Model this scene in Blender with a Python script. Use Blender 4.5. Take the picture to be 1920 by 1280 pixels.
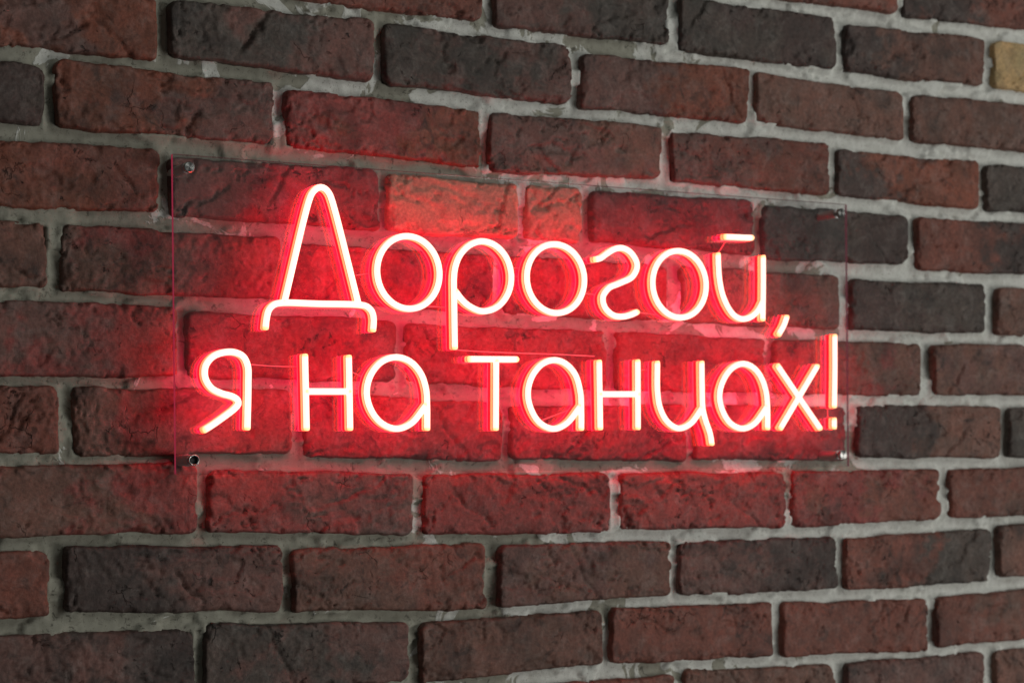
import bpy, math, random
import numpy as np
from mathutils import Vector

# ------------------------------------------------------------------ scene, camera, light
scene = bpy.context.scene
for o in list(bpy.data.objects):
    bpy.data.objects.remove(o, do_unlink=True)
COL = scene.collection

cam_d = bpy.data.cameras.new('camera')
cam = bpy.data.objects.new('camera', cam_d)
COL.objects.link(cam)
cam.location = (0.0, -1.883, 1.5)
cam.rotation_euler = (math.radians(90), 0, math.radians(-30))
cam_d.sensor_width = 36
cam_d.lens = 36 * 3630 / 1920
cam_d.shift_y = 247.5 / 1920
cam_d.clip_start = 0.05
cam_d.clip_end = 100
cam_d.dof.use_dof = True
cam_d.dof.focus_distance = 1.98
cam_d.dof.aperture_fstop = 6.0
scene.camera = cam

world = bpy.data.worlds.new('World')
scene.world = world
world.use_nodes = True
bg = world.node_tree.nodes['Background']
bg.inputs[0].default_value = (0.93, 1.0, 0.96, 1)
bg.inputs[1].default_value = 0.032

def area(name, loc, target, size, power, color):
    l = bpy.data.lights.new(name, 'AREA')
    l.shape = 'RECTANGLE'
    l.size, l.size_y = size
    l.energy = power
    l.color = color
    o = bpy.data.objects.new(name, l)
    COL.objects.link(o)
    o.location = loc
    d = Vector(target) - Vector(loc)
    o.rotation_euler = d.to_track_quat('-Z', 'Y').to_euler()
    return o
# soft room light from the right: two unseen added lamps, low and high
area('low_fill_light', (3.6, -2.9, 0.66), (1.5, 0, 1.6), (2.0, 1.3), 44, (1.0, 0.99, 0.94))
area('high_fill_light', (2.9, -2.6, 3.5), (1.35, 0, 1.66), (2.0, 1.2), 24, (0.97, 1.0, 0.95))

scene.render.engine = 'CYCLES'
scene.cycles.use_denoising = True
try:
    scene.cycles.denoiser = 'OPENIMAGEDENOISE'
    scene.cycles.denoising_input_passes = 'RGB_ALBEDO_NORMAL'
except Exception:
    pass
scene.cycles.sample_clamp_indirect = 6
scene.cycles.max_bounces = 6
scene.cycles.diffuse_bounces = 3
scene.cycles.transparent_max_bounces = 12
scene.view_settings.view_transform = 'Standard'
scene.view_settings.look = 'None'
scene.view_settings.gamma = 1
scene.view_settings.exposure = 0
scene.view_settings.use_curve_mapping = False

# ------------------------------------------------------------------ noise (vectorised)
def _hash(ix, iy, seed):
    h = (ix.astype(np.int64) * 374761393 + iy.astype(np.int64) * 668265263 + int(seed) * 1442695041) & 0xFFFFFFFF
    h = ((h ^ (h >> 13)) * 1274126177) & 0xFFFFFFFF
    h = ((h ^ (h >> 16)) * 2246822519) & 0xFFFFFFFF
    h = h ^ (h >> 15)
    return h.astype(np.float64) / 4294967295.0
def vnoise(x, y, seed):
    ix, iy = np.floor(x), np.floor(y)
    fx, fy = x - ix, y - iy
    sx = fx * fx * fx * (fx * (fx * 6 - 15) + 10)
    sy = fy * fy * fy * (fy * (fy * 6 - 15) + 10)
    a, b = _hash(ix, iy, seed), _hash(ix + 1, iy, seed)
    c, d = _hash(ix, iy + 1, seed), _hash(ix + 1, iy + 1, seed)
    return (a + (b - a) * sx) * (1 - sy) + (c + (d - c) * sx) * sy
def fbm(x, y, seed, octv=4, gain=0.5):
    s, amp, tot = 0, 1.0, 0
    for k in range(octv):
        ca, sa = math.cos(0.6 + k * 1.3), math.sin(0.6 + k * 1.3)
        s = s + amp * vnoise((x * ca - y * sa) * 2 ** k + 17.3 * k, (x * sa + y * ca) * 2 ** k - 9.1 * k, seed + k * 31)
        tot += amp
        amp *= gain
    return s / tot
def sstep(a, b, x):
    t = np.clip((x - a) / (b - a), 0, 1)
    return t * t * (3 - 2 * t)

# ------------------------------------------------------------------ materials
def new_mat(name):
    m = bpy.data.materials.new(name)
    m.use_nodes = True
    nt = m.node_tree
    nt.nodes.clear()
    out = nt.nodes.new('ShaderNodeOutputMaterial')
    return m, nt, out
def N(nt, typ, **kw):
    n = nt.nodes.new(typ)
    for k, v in kw.items():
        setattr(n, k, v)
    return n
def mixc(nt, a, b, f, mode='MIX'):
    n = nt.nodes.new('ShaderNodeMix')
    n.data_type = 'RGBA'
    n.blend_type = mode
    for sock, v in ((n.inputs[6], a), (n.inputs[7], b), (n.inputs[0], f)):
        if hasattr(v, 'links') or hasattr(v, 'is_linked'):
            nt.links.new(v, sock)
        elif isinstance(v, (int, float)):
            sock.default_value = v
        else:
            sock.default_value = (*v, 1)
    return n.outputs[2]
def math_n(nt, op, a, b=None, clamp=False):
    n = nt.nodes.new('ShaderNodeMath')
    n.operation = op
    n.use_clamp = clamp
    for i, v in enumerate((a, b)):
        if v is None:
            continue
        if isinstance(v, (int, float)):
            n.inputs[i].default_value = v
        else:
            nt.links.new(v, n.inputs[i])
    return n.outputs[0]
def noise_n(nt, vec, scale, detail=4, rough=0.55, dist=0.0):
    n = nt.nodes.new('ShaderNodeTexNoise')
    n.inputs['Scale'].default_value = scale
    n.inputs['Detail'].default_value = detail
    n.inputs['Roughness'].default_value = rough
    n.inputs['Distortion'].default_value = dist
    nt.links.new(vec, n.inputs['Vector'])
    return n.outputs['Fac']
def ramp(nt, v, lo, hi):
    n = nt.nodes.new('ShaderNodeMapRange')
    n.interpolation_type = 'SMOOTHSTEP'
    n.inputs[1].default_value = lo
    n.inputs[2].default_value = hi
    nt.links.new(v, n.inputs[0])
    return n.outputs[0]

def brick_material():
    m, nt, out = new_mat('fired_clay_brick')
    L = nt.links
    tc = N(nt, 'ShaderNodeTexCoord')
    oi = N(nt, 'ShaderNodeObjectInfo')
    off = N(nt, 'ShaderNodeVectorMath', operation='SCALE')
    off.inputs[0].default_value = (31.0, 17.0, 23.0)
    L.new(oi.outputs['Random'], off.inputs['Scale'])
    add = N(nt, 'ShaderNodeVectorMath', operation='ADD')
    L.new(tc.outputs['Object'], add.inputs[0])
    L.new(off.outputs[0], add.inputs[1])
    v = add.outputs[0]
    col = N(nt, 'ShaderNodeVertexColor')
    col.layer_name = 'clay'
    big = noise_n(nt, v, 14, 5, 0.6, 0.4)
    mid = noise_n(nt, v, 55, 6, 0.65, 0.6)
    fine = noise_n(nt, v, 260, 5, 0.7)
    speck = noise_n(nt, v, 420, 2, 0.5)
    c = mixc(nt, col.outputs[0], (0.5, 0.46, 0.43), math_n(nt, 'MULTIPLY', ramp(nt, mid, 0.42, 0.80), 0.17))
    # sooty, darker firing blotches
    soot = math_n(nt, 'ADD', math_n(nt, 'MULTIPLY', ramp(nt, big, 0.50, 0.70), 0.75), math_n(nt, 'MULTIPLY', ramp(nt, noise_n(nt, v, 38, 6, 0.68, 1.2), 0.53, 0.68), 0.75), True)
    soot = math_n(nt, 'MULTIPLY', soot, col.outputs['Alpha'])
    c = mixc(nt, c, (0.030, 0.024, 0.022), math_n(nt, 'MULTIPLY', soot, 0.72))
    # grain
    g = N(nt, 'ShaderNodeMapRange')
    g.inputs[1].default_value, g.inputs[2].default_value = 0.2, 0.8
    g.inputs[3].default_value, g.inputs[4].default_value = 0.5, 1.5
    L.new(fine, g.inputs[0])
    gm = N(nt, 'ShaderNodeCombineColor')
    for i in range(3):
        L.new(g.outputs[0], gm.inputs[i])
    c = mixc(nt, c, gm.outputs[0], 1.0, 'MULTIPLY')
    # dark pits from the pitted-surface map, pale lime specks
    pit = ramp(nt, noise_n(nt, v, 120, 5, 0.65, 0.6), 0.585, 0.66)
    pit = math_n(nt, 'MULTIPLY', pit, ramp(nt, noise_n(nt, v, 13, 4, 0.6, 0.8), 0.54, 0.64))
    c = mixc(nt, c, (0.02, 0.015, 0.013), math_n(nt, 'MULTIPLY', pit, 0.85))
    sp = math_n(nt, 'MULTIPLY', ramp(nt, speck, 0.72, 0.78), ramp(nt, mid, 0.5, 0.7))
    c = mixc(nt, c, (0.45, 0.42, 0.38), math_n(nt, 'MULTIPLY', sp, 0.6))
    # hairline cracks
    cr = N(nt, 'ShaderNodeTexVoronoi', feature='DISTANCE_TO_EDGE')
    cr.inputs['Scale'].default_value = 26
    wv = N(nt, 'ShaderNodeVectorMath', operation='ADD')
    nz = N(nt, 'ShaderNodeTexNoise')
    nz.inputs['Scale'].default_value = 40
    nz.inputs['Detail'].default_value = 5
    L.new(v, nz.inputs['Vector'])
    sc = N(nt, 'ShaderNodeVectorMath', operation='SCALE')
    sc.inputs['Scale'].default_value = 0.045
    L.new(nz.outputs['Color'], sc.inputs[0])
    L.new(v, wv.inputs[0])
    L.new(sc.outputs[0], wv.inputs[1])
    L.new(wv.outputs[0], cr.inputs['Vector'])
    crack = math_n(nt, 'SUBTRACT', 1.0, ramp(nt, cr.outputs['Distance'], 0.004, 0.03))
    crack = math_n(nt, 'MULTIPLY', crack, ramp(nt, noise_n(nt, v, 19, 3), 0.60, 0.68))
    c = mixc(nt, c, (0.022, 0.016, 0.014), math_n(nt, 'MULTIPLY', crack, 0.35))
    bs = N(nt, 'ShaderNodeBsdfPrincipled')
    L.new(c, bs.inputs['Base Color'])
    bs.inputs['Roughness'].default_value = 0.66
    bs.inputs['Specular IOR Level'].default_value = 0.35
    h = math_n(nt, 'ADD', math_n(nt, 'MULTIPLY', fine, 0.35), math_n(nt, 'MULTIPLY', mid, 0.55))
    h = math_n(nt, 'SUBTRACT', h, math_n(nt, 'MULTIPLY', pit, 1.0))
    h = math_n(nt, 'SUBTRACT', h, math_n(nt, 'MULTIPLY', crack, 0.8))
    b = N(nt, 'ShaderNodeBump')
    b.inputs['Strength'].default_value = 0.8
    b.inputs['Distance'].default_value = 0.0022
    L.new(h, b.inputs['Height'])
    L.new(b.outputs[0], bs.inputs['Normal'])
    L.new(bs.outputs[0], out.inputs[0])
    return m

def mortar_material():
    m, nt, out = new_mat('lime_mortar')
    L = nt.links
    tc = N(nt, 'ShaderNodeTexCoord')
    v = tc.outputs['Object']
    col = N(nt, 'ShaderNodeVertexColor')
    col.layer_name = 'patch'
    pat = noise_n(nt, v, 11, 5, 0.62, 0.9)
    mid = noise_n(nt, v, 60, 5, 0.6)
    fine = noise_n(nt, v, 700, 4, 0.7)
    sepp = N(nt, 'ShaderNodeSeparateColor')
    L.new(col.outputs[0], sepp.inputs[0])
    # where the finishing coat has come away the older grey-olive bed shows, with a crisp ragged edge
    thr = math_n(nt, 'ADD', pat, math_n(nt, 'MULTIPLY', math_n(nt, 'SUBTRACT', sepp.outputs[0], 0.5), 0.34))
    old = ramp(nt, thr, 0.525, 0.545)
    white = mixc(nt, (0.62, 0.62, 0.575), (0.78, 0.78, 0.74), mid)
    olive = mixc(nt, (0.25, 0.24, 0.185), (0.38, 0.365, 0.30), mid)
    c = mixc(nt, white, olive, math_n(nt, 'MULTIPLY', old, 0.9))
    dirt = math_n(nt, 'MULTIPLY', ramp(nt, noise_n(nt, v, 130, 5, 0.7, 0.8), 0.56, 0.66), math_n(nt, 'ADD', math_n(nt, 'MULTIPLY', old, 0.8), 0.2))
    c = mixc(nt, c, (0.08, 0.075, 0.06), math_n(nt, 'MULTIPLY', dirt, 0.75))
    gr = ramp(nt, noise_n(nt, v, 480, 4, 0.7), 0.56, 0.68)
    c = mixc(nt, c, (0.22, 0.20, 0.165), math_n(nt, 'MULTIPLY', gr, 0.75))
    c = mixc(nt, c, (0.30, 0.285, 0.24), math_n(nt, 'MULTIPLY', ramp(nt, noise_n(nt, v, 34, 6, 0.7, 0.5), 0.50, 0.75), 0.45))
    bs = N(nt, 'ShaderNodeBsdfPrincipled')
    L.new(c, bs.inputs['Base Color'])
    bs.inputs['Roughness'].default_value = 0.9
    bs.inputs['Specular IOR Level'].default_value = 0.2
    h = math_n(nt, 'ADD', math_n(nt, 'MULTIPLY', fine, 0.55), math_n(nt, 'MULTIPLY', mid, 0.6))
    h = math_n(nt, 'SUBTRACT', h, math_n(nt, 'MULTIPLY', old, 0.7))
    b = N(nt, 'ShaderNodeBump')
    b.inputs['Strength'].default_value = 0.6
    b.inputs['Distance'].default_value = 0.0012
    L.new(h, b.inputs['Height'])
    L.new(b.outputs[0], bs.inputs['Normal'])
    L.new(bs.outputs[0], out.inputs[0])
    return m

def emit_material(name, color, strength, base=(0.8, 0.75, 0.72), rough=0.4, sample=True):
    m, nt, out = new_mat(name)
    bs = N(nt, 'ShaderNodeBsdfPrincipled')
    bs.inputs['Base Color'].default_value = (*base, 1)
    bs.inputs['Roughness'].default_value = rough
    bs.inputs['Emission Color'].default_value = (*color, 1)
    bs.inputs['Emission Strength'].default_value = strength
    nt.links.new(bs.outputs[0], out.inputs[0])
    m.cycles.emission_sampling = 'FRONT' if sample else 'NONE'
    return m

def acrylic_material():
    m, nt, out = new_mat('clear_acrylic')
    L = nt.links
    geo = N(nt, 'ShaderNodeNewGeometry')
    dot = N(nt, 'ShaderNodeVectorMath', operation='DOT_PRODUCT')
    L.new(geo.outputs['Incoming'], dot.inputs[0])
    L.new(geo.outputs['Normal'], dot.inputs[1])
    a = math_n(nt, 'SUBTRACT', 1.0, math_n(nt, 'ABSOLUTE', dot.outputs['Value']), True)
    fres = math_n(nt, 'ADD', math_n(nt, 'MULTIPLY', math_n(nt, 'POWER', a, 5.0), 0.96), 0.04)
    tr = N(nt, 'ShaderNodeBsdfTransparent')
    tr.inputs[0].default_value = (0.975, 0.97, 0.975, 1)
    gl = N(nt, 'ShaderNodeBsdfGlossy')
    gl.inputs['Roughness'].default_value = 0.015
    df = N(nt, 'ShaderNodeBsdfDiffuse')
    df.inputs[0].default_value = (0.8, 0.8, 0.82, 1)
    tl = N(nt, 'ShaderNodeBsdfTranslucent')
    tl.inputs[0].default_value = (0.8, 0.8, 0.82, 1)
    hz = N(nt, 'ShaderNodeMixShader')
    hz.inputs[0].default_value = 0.5
    L.new(df.outputs[0], hz.inputs[1])
    L.new(tl.outputs[0], hz.inputs[2])
    # faint dust and wipe marks scatter a little light
    tc = N(nt, 'ShaderNodeTexCoord')
    du = noise_n(nt, tc.outputs['Object'], 6, 5, 0.6, 0.5)
    duf = N(nt, 'ShaderNodeMapRange')
    duf.inputs[1].default_value, duf.inputs[2].default_value = 0.3, 0.7
    duf.inputs[3].default_value, duf.inputs[4].default_value = 0.010, 0.022
    L.new(du, duf.inputs[0])
    m1 = N(nt, 'ShaderNodeMixShader')
    L.new(duf.outputs[0], m1.inputs[0])
    L.new(tr.outputs[0], m1.inputs[1])
    L.new(hz.outputs[0], m1.inputs[2])
    m2 = N(nt, 'ShaderNodeMixShader')
    L.new(fres, m2.inputs[0])
    L.new(m1.outputs[0], m2.inputs[1])
    L.new(gl.outputs[0], m2.inputs[2])
    L.new(m2.outputs[0], out.inputs[0])
    return m

def edge_material(name, glow, solid):
    m, nt, out = new_mat(name)
    df = N(nt, 'ShaderNodeBsdfDiffuse')
    df.inputs[0].default_value = (0.10, 0.06, 0.08, 1)
    tl = N(nt, 'ShaderNodeBsdfTranslucent')
    tl.inputs[0].default_value = (0.25, 0.16, 0.2, 1)
    mx = N(nt, 'ShaderNodeMixShader')
    mx.inputs[0].default_value = 0.8
    nt.links.new(df.outputs[0], mx.inputs[1])
    nt.links.new(tl.outputs[0], mx.inputs[2])
    # light piped along inside the sheet leaves it at the cut edge
    em = N(nt, 'ShaderNodeEmission')
    em.inputs[0].default_value = (1.0, 0.035, 0.13, 1)
    em.inputs[1].default_value = glow
    ad = N(nt, 'ShaderNodeAddShader')
    nt.links.new(mx.outputs[0], ad.inputs[0])
    nt.links.new(em.outputs[0], ad.inputs[1])
    tp = N(nt, 'ShaderNodeBsdfTransparent')
    fin = N(nt, 'ShaderNodeMixShader')
    fin.inputs[0].default_value = solid
    nt.links.new(tp.outputs[0], fin.inputs[1])
    nt.links.new(ad.outputs[0], fin.inputs[2])
    nt.links.new(fin.outputs[0], out.inputs[0])
    m.cycles.emission_sampling = 'NONE'
    return m

def steel_material(name, rough, aniso):
    m, nt, out = new_mat(name)
    bs = N(nt, 'ShaderNodeBsdfPrincipled')
    bs.inputs['Base Color'].default_value = (0.62, 0.61, 0.59, 1)
    bs.inputs['Metallic'].default_value = 1
    bs.inputs['Roughness'].default_value = rough
    bs.inputs['Anisotropic'].default_value = aniso
    if aniso:
        t = N(nt, 'ShaderNodeTangent', direction_type='RADIAL', axis='Y')
        nt.links.new(t.outputs[0], bs.inputs['Tangent'])
    nt.links.new(bs.outputs[0], out.inputs[0])
    return m

M_BRICK = brick_material()
M_MORTAR = mortar_material()
M_FRONT = emit_material('glowing_silicone_front', (1.0, 0.45, 0.36), 2.2, sample=False)
M_END = emit_material('glowing_silicone_end', (1.0, 0.42, 0.15), 1.9, sample=False)
M_SIDE = emit_material('glowing_silicone_side', (1.0, 0.034, 0.0105), 12.5)
M_SEAM = emit_material('silicone_seam', (1.0, 0.45, 0.16), 0.22, base=(0.25, 0.13, 0.07), sample=False)
M_CHANNEL = emit_material('red_silicone_channel', (1.0, 0.012, 0.035), 0.72, base=(0.45, 0.02, 0.04), rough=0.3, sample=False)
M_RIM = emit_material('channel_lip', (1.0, 0.022, 0.036), 3.6, base=(0.7, 0.1, 0.12), rough=0.3)
M_BACK = emit_material('channel_back', (1.0, 0.002, 0.085), 17.5, base=(0.7, 0.1, 0.12), rough=0.3)
M_WIRE = emit_material('clear_red_wire', (1.0, 0.05, 0.09), 0.45, base=(0.8, 0.2, 0.25), rough=0.2, sample=False)
M_ACRYLIC = acrylic_material()
M_EDGE = [edge_material('acrylic_edge_near_letters', 0.20, 0.8), edge_material('acrylic_edge', 0.06, 0.55), edge_material('acrylic_edge_top', 0.05, 0.3)]
M_STEEL = steel_material('turned_steel', 0.22, 0.75)
M_BARREL = steel_material('brushed_barrel', 0.6, 0.0)
M_DARK = emit_material('dark_bore', (0, 0, 0), 0, base=(0.015, 0.012, 0.012), rough=0.6)

# ------------------------------------------------------------------ mesh helpers
def link(name, me, parent=None, loc=None):
    o = bpy.data.objects.new(name, me)
    COL.objects.link(o)
    if loc is not None:
        o.location = loc
    if parent is not None:
        o.parent = parent
    return o
def make_mesh(name, verts, faces, mats, smooth=True, midx=None):
    me = bpy.data.meshes.new(name)
    me.from_pydata([tuple(v) for v in verts], [], [tuple(f) for f in faces])
    for m in (mats if isinstance(mats, (list, tuple)) else [mats]):
        me.materials.append(m)
    if midx is not None:
        me.polygons.foreach_set('material_index', np.array(midx, dtype=np.int32))
    if smooth:
        me.polygons.foreach_set('use_smooth', np.ones(len(me.polygons), dtype=bool))
    me.update()
    return me
def grid_mesh(name, P, mat):
    """P: (rows, cols, 3) array -> mesh"""
    r, c, _ = P.shape
    me = bpy.data.meshes.new(name)
    me.vertices.add(r * c)
    me.vertices.foreach_set('co', P.reshape(-1).astype(np.float32))
    i = (np.arange(r - 1)[:, None] * c + np.arange(c - 1)[None, :])
    quads = np.stack([i, i + 1, i + 1 + c, i + c], -1).reshape(-1)
    n = (r - 1) * (c - 1)
    me.loops.add(n * 4)
    me.loops.foreach_set('vertex_index', quads.astype(np.int32))
    me.polygons.add(n)
    me.polygons.foreach_set('loop_start', (np.arange(n) * 4).astype(np.int32))
    me.polygons.foreach_set('use_smooth', np.ones(n, dtype=bool))
    me.materials.append(mat)
    me.update(calc_edges=True)
    me.validate()
    return me

# ------------------------------------------------------------------ the wall
# brick outlines on the wall in millimetres (x, z of top-left, top-right, bottom-right, bottom-left),
# the clay's tone at its left and right end (S and T carry painted neon glow), and its course
BRICKS = [
    ([1417, 2132, 1654, 2143, 1654, 2083, 1419, 2079], 'BR', 'Y'),
    ([1665, 2142, 1912, 2154, 1912, 2092, 1666, 2080], 'DR', 'Y'),
    ([822, 2062, 1049, 2070, 1050, 2004, 820, 2000], 'RR', 'Z'),
    ([1066, 2070, 1303, 2076, 1303, 2004, 1067, 2001], 'MK', 'Z'),
    ([1317, 2065, 1554, 2067, 1554, 2003, 1317, 1999], 'KD', 'Z'),
    ([1568, 2061, 1802, 2069, 1802, 2006, 1569, 2000], 'DB', 'Z'),
    ([1819, 2069, 2061, 2079, 2061, 2013, 1819, 2006], 'YY', 'Z'),
    ([437, 1974, 673, 1984, 673, 1920, 437, 1917], 'MU', 'A'),
    ([684, 1983, 918, 1989, 917, 1923, 685, 1925], 'KM', 'A'),
    ([927, 1987, 1167, 1989, 1167, 1922, 928, 1921], 'KM', 'A'),
    ([1180, 1983, 1418, 1989, 1418, 1924, 1180, 1920], 'MU', 'A'),
    ([1431, 1986, 1664, 1985, 1664, 1924, 1432, 1926], 'BB', 'A'),
    ([1677, 1984, 1921, 1991, 1921, 1927, 1677, 1923], 'BB', 'A'),
    ([321, 1900, 557, 1902, 554, 1842, 318, 1843], 'KD', 'B'),
    ([566, 1910, 802, 1910, 799, 1844, 569, 1844], 'UM', 'B'),
    ([813, 1906, 1048, 1905, 1048, 1840, 814, 1844], 'TU', 'B'),
    ([1058, 1903, 1292, 1909, 1292, 1845, 1059, 1837], 'MB', 'B'),
    ([1307, 1905, 1544, 1910, 1544, 1846, 1309, 1844], 'MR', 'B'),
    ([1557, 1904, 1792, 1907, 1792, 1845, 1558, 1846], 'DU', 'B'),
    ([1804, 1905, 2045, 1916, 2045, 1850, 1804, 1844], 'KD', 'B'),
    ([439, 1823, 675, 1830, 675, 1766, 439, 1758], 'UR', 'C'),
    ([685, 1823, 924, 1829, 924, 1763, 687, 1763], 'MS', 'C'),
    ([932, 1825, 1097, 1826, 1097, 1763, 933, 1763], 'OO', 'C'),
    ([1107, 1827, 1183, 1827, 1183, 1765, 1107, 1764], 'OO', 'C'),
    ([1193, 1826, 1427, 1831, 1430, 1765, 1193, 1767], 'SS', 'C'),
    ([1440, 1827, 1671, 1829, 1673, 1766, 1442, 1760], 'KD', 'C'),
    ([1687, 1828, 1921, 1834, 1921, 1765, 1687, 1761], 'RD', 'C'),
    ([321, 1746, 557, 1747, 561, 1683, 325, 1676], 'BB', 'D'),
    ([573, 1747, 809, 1749, 809, 1684, 573, 1681], 'BT', 'D'),
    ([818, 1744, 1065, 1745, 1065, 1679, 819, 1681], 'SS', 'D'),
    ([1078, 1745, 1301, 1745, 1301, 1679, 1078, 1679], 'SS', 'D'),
    ([1320, 1745, 1560, 1747, 1560, 1679, 1320, 1679], 'RB', 'D'),
    ([1577, 1744, 1807, 1747, 1807, 1684, 1577, 1679], 'DK', 'D'),
    ([1824, 1745, 2061, 1750, 2061, 1685, 1824, 1682], 'BB', 'D'),
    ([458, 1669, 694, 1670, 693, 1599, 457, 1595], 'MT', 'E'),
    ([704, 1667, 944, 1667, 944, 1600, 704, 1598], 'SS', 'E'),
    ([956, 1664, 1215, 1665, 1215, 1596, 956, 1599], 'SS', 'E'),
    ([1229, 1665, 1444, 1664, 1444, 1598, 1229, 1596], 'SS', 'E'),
    ([1458, 1664, 1694, 1666, 1694, 1599, 1458, 1597], 'TB', 'E'),
    ([1713, 1666, 1939, 1672, 1939, 1605, 1713, 1601], 'BM', 'E'),
    ([335, 1588, 571, 1587, 571, 1520, 335, 1515], 'RR', 'F'),
    ([585, 1587, 822, 1589, 822, 1520, 586, 1517], 'BT', 'F'),
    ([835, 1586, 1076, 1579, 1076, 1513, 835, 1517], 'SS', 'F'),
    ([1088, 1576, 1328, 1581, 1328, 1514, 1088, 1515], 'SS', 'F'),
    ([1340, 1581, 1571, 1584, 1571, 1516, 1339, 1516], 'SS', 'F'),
    ([1589, 1585, 1830, 1589, 1831, 1521, 1589, 1519], 'DB', 'F'),
    ([1845, 1587, 2071, 1591, 2071, 1522, 1845, 1521], 'KD', 'F'),
    ([478, 1507, 714, 1512, 715, 1440, 479, 1438], 'BT', 'G'),
    ([727, 1504, 966, 1500, 966, 1432, 727, 1440], 'TM', 'G'),
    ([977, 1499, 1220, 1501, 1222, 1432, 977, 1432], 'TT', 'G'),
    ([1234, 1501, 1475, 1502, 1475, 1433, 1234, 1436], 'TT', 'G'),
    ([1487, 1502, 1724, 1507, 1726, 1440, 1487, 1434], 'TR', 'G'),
    ([1742, 1505, 1969, 1511, 1969, 1446, 1743, 1443], 'RB', 'G'),
    ([324, 1424, 560, 1424, 560, 1359, 324, 1352], 'RR', 'H'),
    ([576, 1428, 810, 1425, 810, 1354, 576, 1361], 'DM', 'H'),
    ([821, 1421, 1056, 1421, 1056, 1349, 821, 1353], 'BR', 'H'),
    ([1072, 1420, 1306, 1421, 1307, 1356, 1073, 1350], 'MB', 'H'),
    ([1318, 1419, 1556, 1422, 1557, 1357, 1317, 1355], 'MD', 'H'),
    ([1569, 1420, 1813, 1427, 1814, 1358, 1569, 1354], 'RK', 'H'),
    ([1827, 1432, 2061, 1436, 2061, 1368, 1828, 1363], 'BB', 'H'),
    ([478, 1342, 714, 1340, 714, 1271, 478, 1275], 'MD', 'I'),
    ([723, 1346, 960, 1338, 960, 1273, 723, 1278], 'KM', 'I'),
    ([973, 1337, 1209, 1341, 1210, 1279, 973, 1269], 'BB', 'I'),
    ([1221, 1344, 1456, 1343, 1457, 1277, 1221, 1279], 'RR', 'I'),
    ([1471, 1342, 1705, 1340, 1706, 1272, 1471, 1276], 'RR', 'I'),
    ([1718, 1341, 1959, 1350, 1959, 1281, 1718, 1277], 'RB', 'I'),
    ([567, 1257, 803, 1256, 803, 1191, 567, 1192], 'BR', 'J'),
    ([816, 1255, 1056, 1258, 1056, 1189, 816, 1190], 'RD', 'J'),
    ([1070, 1259, 1310, 1262, 1310, 1193, 1070, 1189], 'RR', 'J'),
    ([1324, 1267, 1554, 1262, 1554, 1193, 1324, 1196], 'BB', 'J'),
    ([1570, 1262, 1802, 1267, 1802, 1195, 1570, 1196], 'MM', 'J'),
    ([1824, 1268, 2061, 1266, 2061, 1198, 1824, 1196], 'BB', 'J'),
]
TONE = {
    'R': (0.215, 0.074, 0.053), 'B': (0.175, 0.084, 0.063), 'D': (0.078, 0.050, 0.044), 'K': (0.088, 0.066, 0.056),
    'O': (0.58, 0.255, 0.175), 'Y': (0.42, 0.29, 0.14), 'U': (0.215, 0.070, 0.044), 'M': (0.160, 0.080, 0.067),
    'S': (0.250, 0.042, 0.045), 'T': (0.255, 0.060, 0.052),  # redder clay near the sign, the neon's glow painted into its colour
}
rng = random.Random(5)
rows = []
for q, tone, course in BRICKS:
    rows.append((np.array(q, float).reshape(4, 2) / 1000.0, tone, True, course))
# the same bond carried on a little way past the photograph's edges
by_course = {}
for r in rows:
    by_course.setdefault(r[3], []).append(r)
XMIN, XMAX = 0.16, 2.26
tones_any = ['RR', 'BB', 'MB', 'RU', 'DD', 'KD', 'BR', 'MR', 'UB', 'DB']
def quad(x0, x1, z0, z1):
    j = lambda s: rng.uniform(-s, s)
    return np.array([(x0 + j(.002), z1 + j(.003)), (x1 + j(.002), z1 + j(.003)), (x1 + j(.002), z0 + j(.003)), (x0 + j(.002), z0 + j(.003))])
for cname, lst in list(by_course.items()):
    zt = np.mean([r[0][:2, 1].mean() for r in lst])
    zb = np.mean([r[0][2:, 1].mean() for r in lst])
    x = min(r[0][:, 0].min() for r in lst) - 0.012
    while x > XMIN:
        w = rng.uniform(0.229, 0.242)
        rows.append((quad(x - w, x, zb, zt), rng.choice(tones_any), False, cname))
        x -= w + 0.012
    x = max(r[0][:, 0].max() for r in lst) + 0.012
    while x < XMAX:
        w = rng.uniform(0.229, 0.242)
        rows.append((quad(x, x + w, zb, zt), rng.choice(tones_any), False, cname))
        x += w + 0.012
for k, z0 in enumerate((2.160, 2.240, 1.113, 1.033)):
    x = XMIN - 0.2 + (0.12 if k % 2 else 0)
    while x < XMAX:
        w = rng.uniform(0.229, 0.242)
        rows.append((quad(x, x + w, z0, z0 + 0.066), rng.choice(tones_any), False, 'x%d' % k))
        x += w + 0.012

wall = bpy.data.objects.new('brick_wall', None)
COL.objects.link(wall)
wall.location = (1.2, 0, 1.0)
wall['label'] = 'old red and charcoal brick wall with pale mortar joints behind the neon sign'
wall['category'] = 'wall'
wall['kind'] = 'structure'
WLOC = np.array(wall.location)

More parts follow.
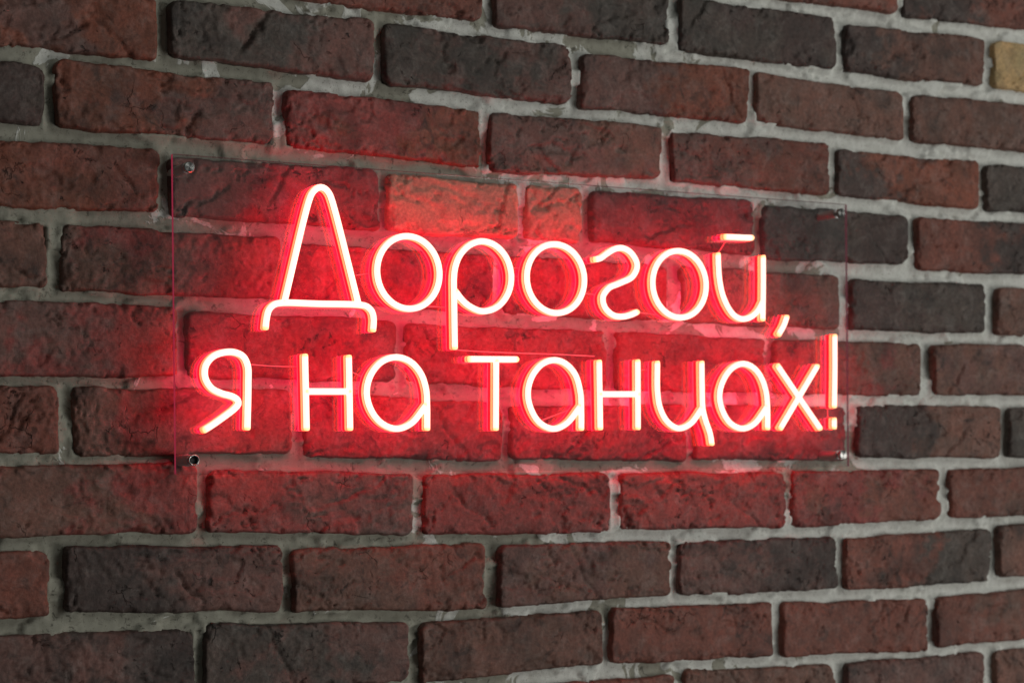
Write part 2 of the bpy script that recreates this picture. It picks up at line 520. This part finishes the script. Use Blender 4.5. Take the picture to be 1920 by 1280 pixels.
def brick_mesh(q, tone, fine, seed):
    c = q.mean(0)
    w = (q[1, 0] - q[0, 0] + q[2, 0] - q[3, 0]) / 2
    h = (q[0, 1] - q[3, 1] + q[1, 1] - q[2, 1]) / 2
    a, b = w / 2, h / 2
    step = 0.0018 if fine else 0.005
    nx, nz = max(12, int(w / step)), max(8, int(h / step))
    s = np.linspace(-1, 1, nx)
    t = np.linspace(-1, 1, nz)
    s = np.sin(s * math.pi / 2) * 0.25 + s * 0.75
    t = np.sin(t * math.pi / 2) * 0.3 + t * 0.7
    S, T = np.meshgrid(s, t)
    X, Z = S * a, T * b
    r_ = random.Random(seed)
    # rounded corners, each its own radius
    D = np.minimum(a - np.abs(X), b - np.abs(Z))
    for sx in (-1, 1):
        for sz in (-1, 1):
            rc = r_.uniform(0.004, 0.0125)
            m = (X * sx > a - rc) & (Z * sz > b - rc)
            qx = (np.abs(X) - (a - rc)) / rc
            qz = (np.abs(Z) - (b - rc)) / rc
            mx = qx * np.sqrt(np.clip(1 - qz * qz / 2, 0, 1))
            mz = qz * np.sqrt(np.clip(1 - qx * qx / 2, 0, 1))
            X = np.where(m, sx * (a - rc + mx * rc), X)
            Z = np.where(m, sz * (b - rc + mz * rc), Z)
            D = np.where(m, rc * (1 - np.sqrt(np.clip(mx * mx + mz * mz, 0, 1))), D)
    D = np.clip(D, 0, None)
    # bilinear onto the surveyed outline
    u, v_ = (X / a + 1) / 2, (Z / b + 1) / 2
    QX = (q[3, 0] * (1 - u) + q[2, 0] * u) * (1 - v_) + (q[0, 0] * (1 - u) + q[1, 0] * u) * v_
    QZ = (q[3, 1] * (1 - u) + q[2, 1] * u) * (1 - v_) + (q[0, 1] * (1 - u) + q[1, 1] * u) * v_
    lx, lz = QX - c[0], QZ - c[1]
    sd = seed * 7 + 3
    # ragged outline
    wob = lambda k, sc: fbm(lx / sc, lz / sc, sd + k, 3) - 0.5
    edge = np.exp(-D / 0.012)
    ox = (wob(1, 0.045) * 0.0035 + wob(2, 0.007) * 0.0018) * edge
    oz = (wob(3, 0.055) * 0.0055 + wob(4, 0.007) * 0.0020) * edge
    # face relief: slow swell, hand-moulded creases, spalls, grain
    rad = 0.0016 + 0.0040 * fbm(lx / 0.03, lz / 0.03, sd + 5, 3)
    dd = np.clip(D, 0, rad)
    drop = rad - np.sqrt(np.clip(rad ** 2 - (rad - dd) ** 2, 0, None))
    y = drop * 1.15
    y += (fbm(lx / 0.07, lz / 0.05, sd + 6, 3) - 0.5) * 0.0042
    y += (fbm(lx / 0.016, lz / 0.012, sd + 7, 4, 0.6) - 0.5) * 0.0015
    ru = fbm(lx / 0.055, lz / 0.03, sd + 8, 4, 0.55)
    crease = np.exp(-((ru - 0.5) / 0.010) ** 2) * sstep(0.50, 0.60, fbm(lx / 0.06, lz / 0.04, sd + 9, 2))
    y += crease * 0.0038
    step_ = sstep(0.47, 0.50, fbm(lx / 0.075, lz / 0.035, sd + 16, 5, 0.55)) * sstep(0.5, 0.62, fbm(lx / 0.12, lz / 0.06, sd + 17, 2))
    y += step_ * 0.0016
    sp = sstep(0.60, 0.66, fbm(lx / 0.035, lz / 0.022, sd + 10, 4, 0.55))
    y += sp * 0.0028 * sstep(0.45, 0.6, fbm(lx / 0.09, lz / 0.09, sd + 11, 2))
    rough_zone = sstep(0.52, 0.68, fbm(lx / 0.08, lz / 0.05, sd + 12, 2))
    y += rough_zone * (fbm(lx / 0.006, lz / 0.006, sd + 13, 3, 0.6) - 0.5) * 0.0036
    # one or two long breaks across the face, the clay standing lower on one side
    for kk in range(r_.choice((0, 1, 1, 2))):
        cx_, cz_ = r_.uniform(-0.4, 0.4) * w, r_.uniform(-0.3, 0.3) * h
        an = r_.uniform(0.25, 1.2) * r_.choice((-1, 1))
        nx_, nz_ = -math.sin(an), math.cos(an)
        dl = (lx - cx_) * nx_ + (lz - cz_) * nz_ + (fbm(lx / 0.018, lz / 0.018, sd + 40 + kk, 4, 0.55) - 0.5) * 0.016
        al = (lx - cx_) * math.cos(an) + (lz - cz_) * math.sin(an)
        ext = sstep(1.0, 0.6, np.abs(al) / r_.uniform(0.02, 0.055))
        y += ext * (0.0032 * np.exp(-(dl / 0.0016) ** 2) + 0.0017 * sstep(-0.001, 0.001, dl) * np.exp(-np.abs(dl) / 0.012))
    # chipped arrises
    chip = sstep(0.56, 0.62, fbm(lx / 0.020, lz / 0.020, sd + 14, 4, 0.6)) * np.exp(-D / 0.0055)
    y += chip * 0.0050
    y += r_.uniform(-0.0018, 0.0018) + lx * r_.uniform(-0.012, 0.012) + lz * r_.uniform(-0.02, 0.02)
    FX, FY, FZ = lx + ox, y, lz + oz
    front = np.stack([FX, FY, FZ], -1)
    # sides run back into the bed
    P = np.full((nz + 4, nx + 4, 3), np.nan)
    P[2:-2, 2:-2] = front
    for ring, dep in ((1, 0.012), (0, 0.026)):
        lo, hi_r, hi_c = ring, nz + 3 - ring, nx + 3 - ring
        src = P[2:-2, 2:-2]
        P[lo, 2:-2] = src[0]
        P[hi_r, 2:-2] = src[-1]
        P[2:-2, lo] = src[:, 0]
        P[2:-2, hi_c] = src[:, -1]
        for (rr, cc, sr, s_c) in ((lo, lo, 0, 0), (lo, hi_c, 0, -1), (hi_r, lo, -1, 0), (hi_r, hi_c, -1, -1)):
            P[rr, cc] = src[sr, s_c]
    P[0:2, 0:2] = P[2, 2]; P[0:2, -2:] = P[2, -3]; P[-2:, 0:2] = P[-3, 2]; P[-2:, -2:] = P[-3, -3]
    for ring, dep in ((1, 0.012), (0, 0.026)):
        P[ring, ring:nx + 4 - ring, 1] = dep
        P[nz + 3 - ring, ring:nx + 4 - ring, 1] = dep
        P[ring:nz + 4 - ring, ring, 1] = dep
        P[ring:nz + 4 - ring, nx + 3 - ring, 1] = dep
    me = grid_mesh('brick', P, M_BRICK)
    # fired-in colour of the clay, plus painted neon red near the sign, end to end
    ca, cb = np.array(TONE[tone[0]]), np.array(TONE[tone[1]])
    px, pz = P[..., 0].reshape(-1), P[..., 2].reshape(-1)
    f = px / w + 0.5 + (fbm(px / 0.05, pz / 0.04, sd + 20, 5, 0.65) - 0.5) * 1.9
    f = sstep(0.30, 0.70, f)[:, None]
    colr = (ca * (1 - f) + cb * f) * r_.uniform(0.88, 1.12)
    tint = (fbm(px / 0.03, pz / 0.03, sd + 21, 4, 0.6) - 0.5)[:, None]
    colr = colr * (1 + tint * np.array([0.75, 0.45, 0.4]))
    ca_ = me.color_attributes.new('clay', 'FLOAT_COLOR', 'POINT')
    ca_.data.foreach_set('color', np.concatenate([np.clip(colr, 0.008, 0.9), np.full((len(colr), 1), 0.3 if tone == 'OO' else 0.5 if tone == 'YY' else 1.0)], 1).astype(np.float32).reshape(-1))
    return me, c

for k, (q, tone, fine, _) in enumerate(rows):
    me, c = brick_mesh(q, tone, fine, k + 11)
    link('brick', me, wall, (c[0] - WLOC[0], 0, c[1] - WLOC[2]))

def build_mortar():
    st = 0.0025
    xs = np.arange(0.02, 2.40, st)
    zs = np.arange(1.02, 2.31, st)
    X, Z = np.meshgrid(xs, zs)
    D = np.full(X.shape, 0.02)
    for q, _, _, _ in rows:
        x0, x1 = q[:, 0].min(), q[:, 0].max()
        z0, z1 = q[:, 1].min(), q[:, 1].max()
        i0, i1 = np.searchsorted(xs, (x0 - 0.02, x1 + 0.02))
        j0, j1 = np.searchsorted(zs, (z0 - 0.02, z1 + 0.02))
        sx, sz = X[j0:j1, i0:i1], Z[j0:j1, i0:i1]
        u = np.clip((sx - x0) / max(x1 - x0, 1e-6), 0, 1)
        top = q[0, 1] * (1 - u) + q[1, 1] * u
        bot = q[3, 1] * (1 - u) + q[2, 1] * u
        ex = np.maximum(x0 - sx, sx - x1)
        ez = np.maximum(bot - sz, sz - top)
        sd = np.hypot(np.maximum(ex, 0), np.maximum(ez, 0)) + np.minimum(np.maximum(ex, ez), 0)
        D[j0:j1, i0:i1] = np.minimum(D[j0:j1, i0:i1], sd)
    inside = sstep(-0.0015, -0.0060, D)
    D = np.maximum(D, 0)
    Y = 0.0125 - 0.0030 * np.exp(-D / 0.0025)
    Y += (fbm(X / 0.05, Z / 0.03, 901, 3) - 0.5) * 0.0040
    Y += (fbm(X / 0.010, Z / 0.008, 907, 4, 0.65) - 0.5) * 0.0022
    Y += (fbm(X / 0.0035, Z / 0.0035, 909, 2, 0.6) - 0.5) * 0.0016
    smear = sstep(0.58, 0.66, fbm(X / 0.05, Z / 0.028, 911, 4, 0.55))
    Y -= smear * 0.0045
    Y = Y * (1 - inside) + 0.017 * inside
    P = np.stack([X - WLOC[0], Y, Z - WLOC[2]], -1)
    me = grid_mesh('mortar', P, M_MORTAR)
    # how far the finishing coat has worn away: more towards the wall's left; greyer behind the sign, also to paint the neon light dimmer
    wear_and_dim = 0.5 + 0.55 * sstep(1.15, 0.45, X) - 0.35 * sstep(1.0, 1.6, X) + 0.45 * sstep(1.86, 1.78, Z) * sstep(1.44, 1.52, Z) * sstep(0.66, 0.80, X) * sstep(1.62, 1.50, X)
    wear_and_dim = wear_and_dim + 0.35 * sstep(1.50, 1.38, Z) * sstep(1.35, 0.8, X)
    wear_and_dim = np.clip(wear_and_dim, 0, 1).reshape(-1)
    ca = me.color_attributes.new('patch', 'FLOAT_COLOR', 'POINT')
    ca.data.foreach_set('color', np.stack([wear_and_dim, wear_and_dim, wear_and_dim, np.ones_like(wear_and_dim)], 1).astype(np.float32).reshape(-1))
    link('mortar', me, wall, (0, 0, 0))
build_mortar()

# ------------------------------------------------------------------ the sign
BACK, THICK = -0.032, 0.004            # panel back and thickness, in front of the brick faces
FRONT = BACK - THICK
KS = 0.9960
PW, PH = 0.868 * KS, 0.321 * KS
sign = bpy.data.objects.new('neon_sign', None)
COL.objects.link(sign)
sign.location = (1.1132 * KS, 0, 1.5 + 0.1648 * KS)
sign.rotation_euler = (0, -0.0112, 0)
sign['label'] = 'glowing red neon lettering on a clear acrylic panel mounted on the brick wall'
sign['category'] = 'neon sign'

def box(x0, x1, y0, y1, z0, z1):
    v = [(x, y, z) for x in (x0, x1) for y in (y0, y1) for z in (z0, z1)]
    f = [(0, 1, 3, 2), (4, 6, 7, 5), (0, 4, 5, 1), (2, 3, 7, 6), (0, 2, 6, 4), (1, 5, 7, 3)]
    return v, f
v, f = box(-PW / 2, PW / 2, FRONT, BACK, -PH / 2, PH / 2)
panel = link('acrylic_panel', make_mesh('acrylic_panel', v, f, M_ACRYLIC, False), sign)
e = 0.0003
for ei, (x0, x1, z0, z1) in enumerate(((-PW / 2 - 2 * e, -PW / 2 - e, -PH / 2, PH / 2), (PW / 2 + e, PW / 2 + 2 * e, -PH / 2, PH / 2),
                       (-PW / 2, PW / 2, -PH / 2 - 2 * e, -PH / 2 - e), (-PW / 2, PW / 2, PH / 2 + e, PH / 2 + 2 * e))):
    v, f = box(x0, x1, FRONT + 0.0002, BACK - 0.0002, z0, z1)
    link('panel_edge', make_mesh('panel_edge', v, f, M_EDGE[(0, 1, 2, 2)[ei]], False), panel)

# letters: centre lines of the neon strip in millimetres from the panel's centre
LETTERS = [
    ('Д', [('s', [(-320.6, 14.9), (-291.4, 121.7), (-287.9, 129.0), (-283.0, 133.8), (-278.2, 135.5), (-273.3, 134.2), (-269.0, 130.0), (-265.8, 123.0), (-236.1, 14.9)]),
           ('s', [(-341.7, -12.5), (-340.4, -2.5), (-337.6, 6.7), (-331.7, 12.1), (-324.0, 14.0), (-281.5, 14.5), (-235.1, 14.9), (-227.0, 13.6), (-221.0, 8.6), (-218.9, 0.8), (-219.7, -11.5)])]),
    ('о', [('o', (-177.0, 51.2, 37.2, 38.6))]),
    ('р', [('s', [(-122.0, -28.0), (-122.2, 1.9), (-122.3, 30.6), (-122.2, 47.9), (-120.0, 60.8), (-113.8, 73.4), (-101.6, 84.2), (-86.9, 88.8), (-69.9, 84.7), (-56.3, 71.5), (-50.8, 52.5), (-54.7, 33.8), (-67.8, 18.6), (-86.8, 12.7), (-104.0, 18.0), (-113.4, 25.2), (-120.5, 33.5)])]),
    ('о', [('o', (6.5, 51.8, 37.4, 38.2))]),
    ('г', [('s', [(57.5, 75.4), (65.0, 76.8), (75.5, 83.4), (85.0, 88.3), (95.0, 90.0), (107.0, 85.0), (115.2, 71.8), (109.0, 58.4), (91.6, 50.0), (76.3, 43.6), (68.3, 33.0), (71.5, 21.2), (82.2, 13.4), (95.1, 12.2), (105.5, 14.4), (114.8, 18.1)])]),
    ('о', [('o', (173.8, 51.9, 37.5, 38.5))]),
    ('й', [('s', [(228.9, 89.1), (229.3, 74.2), (230.6, 60.0), (234.6, 43.0), (242.6, 27.6), (251.8, 18.0), (263.0, 14.3), (275.2, 16.8), (286.0, 24.6), (294.0, 36.5)]),
           ('s', [(294.7, 89.0), (294.3, 51.7), (293.2, 14.3)]),
           ('s', [(238.7, 109.9), (278.4, 110.6)])]),
    (',', [('s', [(329.3, 18.9), (324.6, 8.4), (316.7, -2.8)])]),
    ('я', [('s', [(-409.4, -116.6), (-401.6, -112.1), (-388.7, -103.6), (-376.4, -94.8), (-372.2, -90.0), (-373.0, -85.9), (-378.6, -82.4), (-389.6, -79.6), (-400.6, -74.4), (-407.3, -64.4), (-407.0, -52.3), (-399.5, -42.9), (-388.0, -38.2), (-376.0, -37.6), (-366.4, -41.7), (-361.6, -51.0), (-361.2, -69.9), (-362.7, -114.9)])]),
    ('н', [('s', [(-298.1, -39.4), (-297.6, -77.4), (-297.1, -115.5)]), ('s', [(-248.3, -39.6), (-247.9, -76.9), (-247.6, -115.4)]), ('s', [(-297.0, -76.5), (-248.4, -76.1)])]),
    ('а', [('s', [(-156.6, -115.4), (-156.4, -91.5), (-157.4, -73.2), (-163.6, -56.0), (-176.4, -43.4), (-193.0, -39.2), (-210.0, -44.4), (-222.9, -58.5), (-227.8, -76.2), (-223.6, -94.0), (-211.6, -108.6), (-193.4, -115.1), (-175.8, -109.4), (-157.6, -90.0)])]),
    ('т', [('s', [(-104.9, -39.5), (-44.7, -38.8)]), ('s', [(-71.0, -40.8), (-71.6, -78.1), (-72.2, -115.4)])]),
    ('а', [('s', [(38.0, -115.4), (38.2, -93.8), (37.1, -73.8), (30.6, -54.4), (17.6, -42.2), (2.5, -38.7), (-13.4, -44.2), (-26.0, -58.2), (-31.0, -75.2), (-27.6, -92.4), (-16.4, -108.2), (1.7, -115.1), (18.8, -109.0), (37.0, -90.0)])]),
    ('н', [('s', [(62.5, -39.1), (62.9, -76.9), (63.2, -114.7)]), ('s', [(114.6, -37.8), (114.4, -76.4), (114.1, -114.4)]), ('s', [(63.3, -76.0), (114.5, -75.5)])]),
    ('ц', [('s', [(141.7, -38.9), (141.6, -73.1), (145.4, -92.1), (155.6, -107.4), (170.9, -114.5), (187.5, -108.9), (204.0, -91.0)]),
           ('s', [(203.9, -37.8), (204.1, -69.4), (204.9, -91.1), (208.6, -104.7), (214.9, -120.3), (217.4, -132.7)])]),
    ('а', [('s', [(299.0, -114.6), (299.2, -90.6), (297.0, -70.3), (289.0, -52.3), (277.5, -42.0), (263.4, -38.3), (247.6, -43.9), (234.6, -58.7), (229.2, -76.3), (233.4, -93.8), (244.8, -108.5), (262.6, -114.7), (279.6, -108.9), (298.4, -89.0)])]),
    ('х', [('s', [(314.7, -39.5), (378.5, -114.6)]), ('s', [(374.8, -39.3), (318.0, -114.6)])]),
    ('!', [('s', [(402.2, -2.0), (401.9, -41.4), (400.6, -88.1)]), ('s', [(400.2, -103.2), (400.1, -113.6)])]),
]

def spline(pts, closed=False, step=2.2):
    P = [np.array(p, float) for p in pts]
    n = len(P)
    if n == 2 and not closed:
        k = max(2, int(np.linalg.norm(P[1] - P[0]) / 6))
        return np.array([P[0] + (P[1] - P[0]) * i / k for i in range(k + 1)])
    out = []
    segs = n if closed else n - 1
    for i in range(segs):
        p1, p2 = P[i], P[(i + 1) % n]
        p0 = P[i - 1] if (closed or i > 0) else 2 * p1 - p2
        p3 = P[(i + 2) % n] if (closed or i + 2 < n) else 2 * p2 - p1
        d = [max(np.linalg.norm(b - a), 1e-6) ** 0.5 for a, b in ((p0, p1), (p1, p2), (p2, p3))]
        t0, t1 = 0, d[0]
        t2, t3 = t1 + d[1], t1 + d[1] + d[2]
        k = max(2, int(np.linalg.norm(p2 - p1) / step))
        for j in range(k):
            t = t1 + (t2 - t1) * j / k
            A1 = (t1 - t) / (t1 - t0) * p0 + (t - t0) / (t1 - t0) * p1
            A2 = (t2 - t) / (t2 - t1) * p1 + (t - t1) / (t2 - t1) * p2
            A3 = (t3 - t) / (t3 - t2) * p2 + (t - t2) / (t3 - t2) * p3
            B1 = (t2 - t) / (t2 - t0) * A1 + (t - t0) / (t2 - t0) * A2
            B2 = (t3 - t) / (t3 - t1) * A2 + (t - t1) / (t3 - t1) * A3
            out.append((t2 - t) / (t2 - t1) * B1 + (t - t1) / (t2 - t1) * B2)
    if not closed:
        out.append(P[-1])
    return np.array(out)

def sweep(C, closed, prof, y0, round_end=0.55):
    """C: (n,2) centre line in metres; prof: list of (half-width factor is explicit metres, depth from panel, material);
    returns verts, faces, material ids. The profile runs left side back -> front -> right side back."""
    if not closed:
        L0 = np.linalg.norm(C[1] - C[0]); L1 = np.linalg.norm(C[-1] - C[-2])
        C = np.concatenate([C[:1], [C[0] + (C[1] - C[0]) * min(0.5, 0.0012 / L0)], C[1:-1], [C[-1] + (C[-2] - C[-1]) * min(0.5, 0.0012 / L1)], C[-1:]])
    n = len(C)
    if closed:
        Tn = np.roll(C, -1, 0) - np.roll(C, 1, 0)
    else:
        Tn = np.gradient(C, axis=0)
    Tn = Tn / np.linalg.norm(Tn, axis=1)[:, None]
    W = max(p[0] for p in prof)
    st = [(C[i], Tn[i], 1.0) for i in range(n)]
    if not closed:
        head, tail = [], []
        for a in (0.35, 0.7, 1.0, 1.25, 1.45, 1.565):
            tail.append((C[-1] + Tn[-1] * W * round_end * math.sin(a), Tn[-1], math.cos(a) ** 0.8))
            head.append((C[0] - Tn[0] * W * round_end * math.sin(a), Tn[0], math.cos(a) ** 0.8))
        st = head[::-1] + st + tail
    m = len(prof)
    full = [(-hw, d) for hw, d, _ in prof] + [(hw, d) for hw, d, _ in prof[::-1]]
    mats = [prof[i][2] for i in range(m - 1)]
    mats = mats + [prof[-1][2]] + mats[::-1]
    V, Fc, Mi = [], [], []
    for p, t, k in st:
        nx, nz = -t[1], t[0]
        for hw, d in full:
            V.append((p[0] + nx * hw * k, y0 - d, p[1] + nz * hw * k))
    c = len(full)
    ns = len(st)
    n_end = 7
    for i in range(ns if closed else ns - 1):
        j = (i + 1) % ns
        for a in range(c - 1):
            Fc.append((i * c + a, j * c + a, j * c + a + 1, i * c + a + 1))
            end = not closed and (i < n_end or i >= ns - 1 - n_end)
            Mi.append(3 if (end and mats[a] == 2 and m > 8) else mats[a])
    return V, Fc, Mi

HW = 0.0033
# channel: lip on the panel, then straight red sides
PROF_CH = [(HW * 0.05, 0.0003, 2), (HW * 1.02, 0.0003, 0), (HW * 1.12, 0.0004, 0), (HW * 1.12, 0.0010, 0), (HW * 1.0, 0.0013, 1), (HW * 1.0, 0.0068, 1), (HW * 0.80, 0.0070, 1)]
# diffuser: side strip, seam, rounded front
PROF_DF = [(HW * 0.95, 0.0068, 0), (HW * 1.0, 0.0071, 0), (HW * 1.0, 0.0112, 1), (HW * 0.88, 0.0114, 1), (HW * 0.88, 0.0126, 2),
           (HW * 1.0, 0.0128, 2), (HW * 1.0, 0.0136, 2), (HW * 0.92, 0.0147, 2), (HW * 0.70, 0.0155, 2), (HW * 0.35, 0.0160, 2)]
for li, (g, strokes) in enumerate(LETTERS):
    chV, chF, chM, dV, dF, dM = [], [], [], [], [], []
    pts_all = []
    for si, (kind, dat) in enumerate(strokes):
        if kind == 'o':
            cx, cz, rx, rz = dat
            k = 72
            C = np.array([(cx + rx * math.sin(2 * math.pi * i / k), cz + rz * math.cos(2 * math.pi * i / k)) for i in range(k)]) * KS / 1000
            closed = True
        else:
            C = spline(dat) * KS / 1000
            closed = False
        pts_all.append(C)
    base = np.concatenate(pts_all).mean(0)
    for si, C in enumerate(pts_all):
        closed = strokes[si][0] == 'o'
        y0 = FRONT - 0.00013 * si
        for prof, (V_, F_, M_) in ((PROF_CH, (chV, chF, chM)), (PROF_DF, (dV, dF, dM))):
            a, b, m_ = sweep(C - base, closed, prof, y0 - FRONT)
            o_ = len(V_)
            V_.extend(a)
            F_.extend([tuple(i + o_ for i in f_) for f_ in b])
            M_.extend(m_)
    nm = 'comma' if g == ',' else 'exclamation_mark' if g == '!' else 'letter'
    lo = link(nm, make_mesh(nm, chV, chF, [M_RIM, M_CHANNEL, M_BACK], False, chM), sign, (base[0], FRONT, base[1]))
    lo['label'] = ('glowing neon comma ending the upper line' if g == ',' else 'glowing neon exclamation mark ending the lower line'
                   if g == '!' else 'glowing neon letter %s of the %s line' % (g, 'upper' if li < 8 else 'lower'))
    link('light_diffuser', make_mesh('light_diffuser', dV, dF, [M_SIDE, M_SEAM, M_FRONT, M_END], False, dM), lo)

# thin feed wires across the panel between letters
WIRES = [
    [(-232.8, 47.1), (-226.0, 48.2), (-215.0, 50.4)], [(-147.4, 17.1), (-123.3, 16.5)], [(-120.6, -28.9), (-80.0, -30.4), (-43.7, -31.0), (10.0, -31.4), (64.4, -32.6)],
    [(-358.0, -48.8), (-326.8, -50.3), (-297.0, -50.5)], [(-247.0, -52.0), (-238.9, -55.0), (-220.3, -63.1)], [(250.1, 108.0), (240.7, 94.9), (229.0, 86.0)],
    [(112.0, 19.9), (148.8, 16.8)], [(-8.0, -106.0), (24.7, -95.3), (38.9, -91.0)], [(296.0, 19.0), (310.5, 11.4), (320.0, 0.3)],
    [(401.0, -86.6), (400.6, -104.6)], [(-50.8, 62.6), (-28.6, 63.0)], [(-50.9, 53.2), (-29.7, 53.6)], [(114.5, -47.0), (142.4, -47.3)],
    [(204.5, -62.0), (232.9, -64.7)], [(297.3, -61.5), (323.9, -50.3)], [(-140.5, 54.2), (-120.3, 55.8)], [(42.0, 38.4), (70.4, 36.9)],
]
for wpts in WIRES:
    C = spline(wpts, step=4) * KS / 1000
    base = C.mean(0)
    C = C - base
    T_ = np.gradient(C, axis=0)
    T_ /= np.linalg.norm(T_, axis=1)[:, None]
    V, Fc, r = [], [], 0.00055
    for p, t in zip(C, T_):
        for k in range(6):
            a = k * math.pi / 3
            V.append((p[0] - t[1] * r * math.cos(a), -0.0007 - r * math.sin(a), p[1] + t[0] * r * math.cos(a)))
    for i in range(len(C) - 1):
        for k in range(6):
            Fc.append((i * 6 + k, i * 6 + (k + 1) % 6, i * 6 + 6 + (k + 1) % 6, i * 6 + 6 + k))
    link('wire', make_mesh('wire', V, Fc, M_WIRE), sign, (base[0], FRONT, base[1]))

def lathe(prof, mats_i=None, n=40):
    """prof: (radius, y) pairs, turned about the y axis"""
    V, Fc, Mi = [], [], []
    for r, y in prof:
        for k in range(n):
            a = 2 * math.pi * k / n
            V.append((r * math.cos(a), y, r * math.sin(a)))
    for i in range(len(prof) - 1):
        for k in range(n):
            Fc.append((i * n + k, i * n + (k + 1) % n, (i + 1) * n + (k + 1) % n, (i + 1) * n + k))
            Mi.append(mats_i[i] if mats_i else 0)
    return V, Fc, Mi
for (sx, sz, open_end) in ((-0.4183, 0.1482, False), (-0.4165, -0.1466, True), (0.4222, 0.1490, False), (0.4216, -0.1466, False)):
    V, Fc, Mi = lathe([(0.0056, 0.012), (0.0056, BACK + 0.0006), (0.0052, BACK + 0.0001), (0.0001, BACK + 0.0001)])
    so = link('standoff', make_mesh('standoff', V, Fc, M_BARREL, True), sign, (sx * KS, 0, sz * KS))
    if not open_end:
        V, Fc, Mi = lathe([(0.0001, FRONT - 0.0002), (0.0054, FRONT - 0.0002), (0.0057, FRONT - 0.0006), (0.0057, FRONT - 0.0042), (0.0050, FRONT - 0.0050), (0.0001, FRONT - 0.0051)])
        cp = link('cap', make_mesh('cap', V, Fc, M_STEEL, False), so)
    else:
        V, Fc, Mi = lathe([(0.0054, FRONT - 0.0002), (0.0057, FRONT - 0.0006), (0.0057, FRONT - 0.0036), (0.0054, FRONT - 0.0042), (0.0047, FRONT - 0.0042),
                           (0.0043, FRONT - 0.0036), (0.0042, FRONT - 0.0008), (0.0001, FRONT - 0.0008)], [0, 0, 0, 0, 0, 1, 1])
        cp = link('cap', make_mesh('cap', V, Fc, [M_STEEL, M_DARK], True, Mi), so)
        V, Fc, Mi = lathe([(0.0054, -0.0205), (0.0061, -0.0203), (0.0063, -0.0194), (0.0061, -0.0185), (0.0056, -0.0183)])
        link('lock_ring', make_mesh('lock_ring', V, Fc, M_BARREL, True), so)
        cp['label'] = 'open ring end of the lower left standoff'

print('tris', sum(len(o.data.polygons) * 2 for o in bpy.data.objects if o.type == 'MESH'))
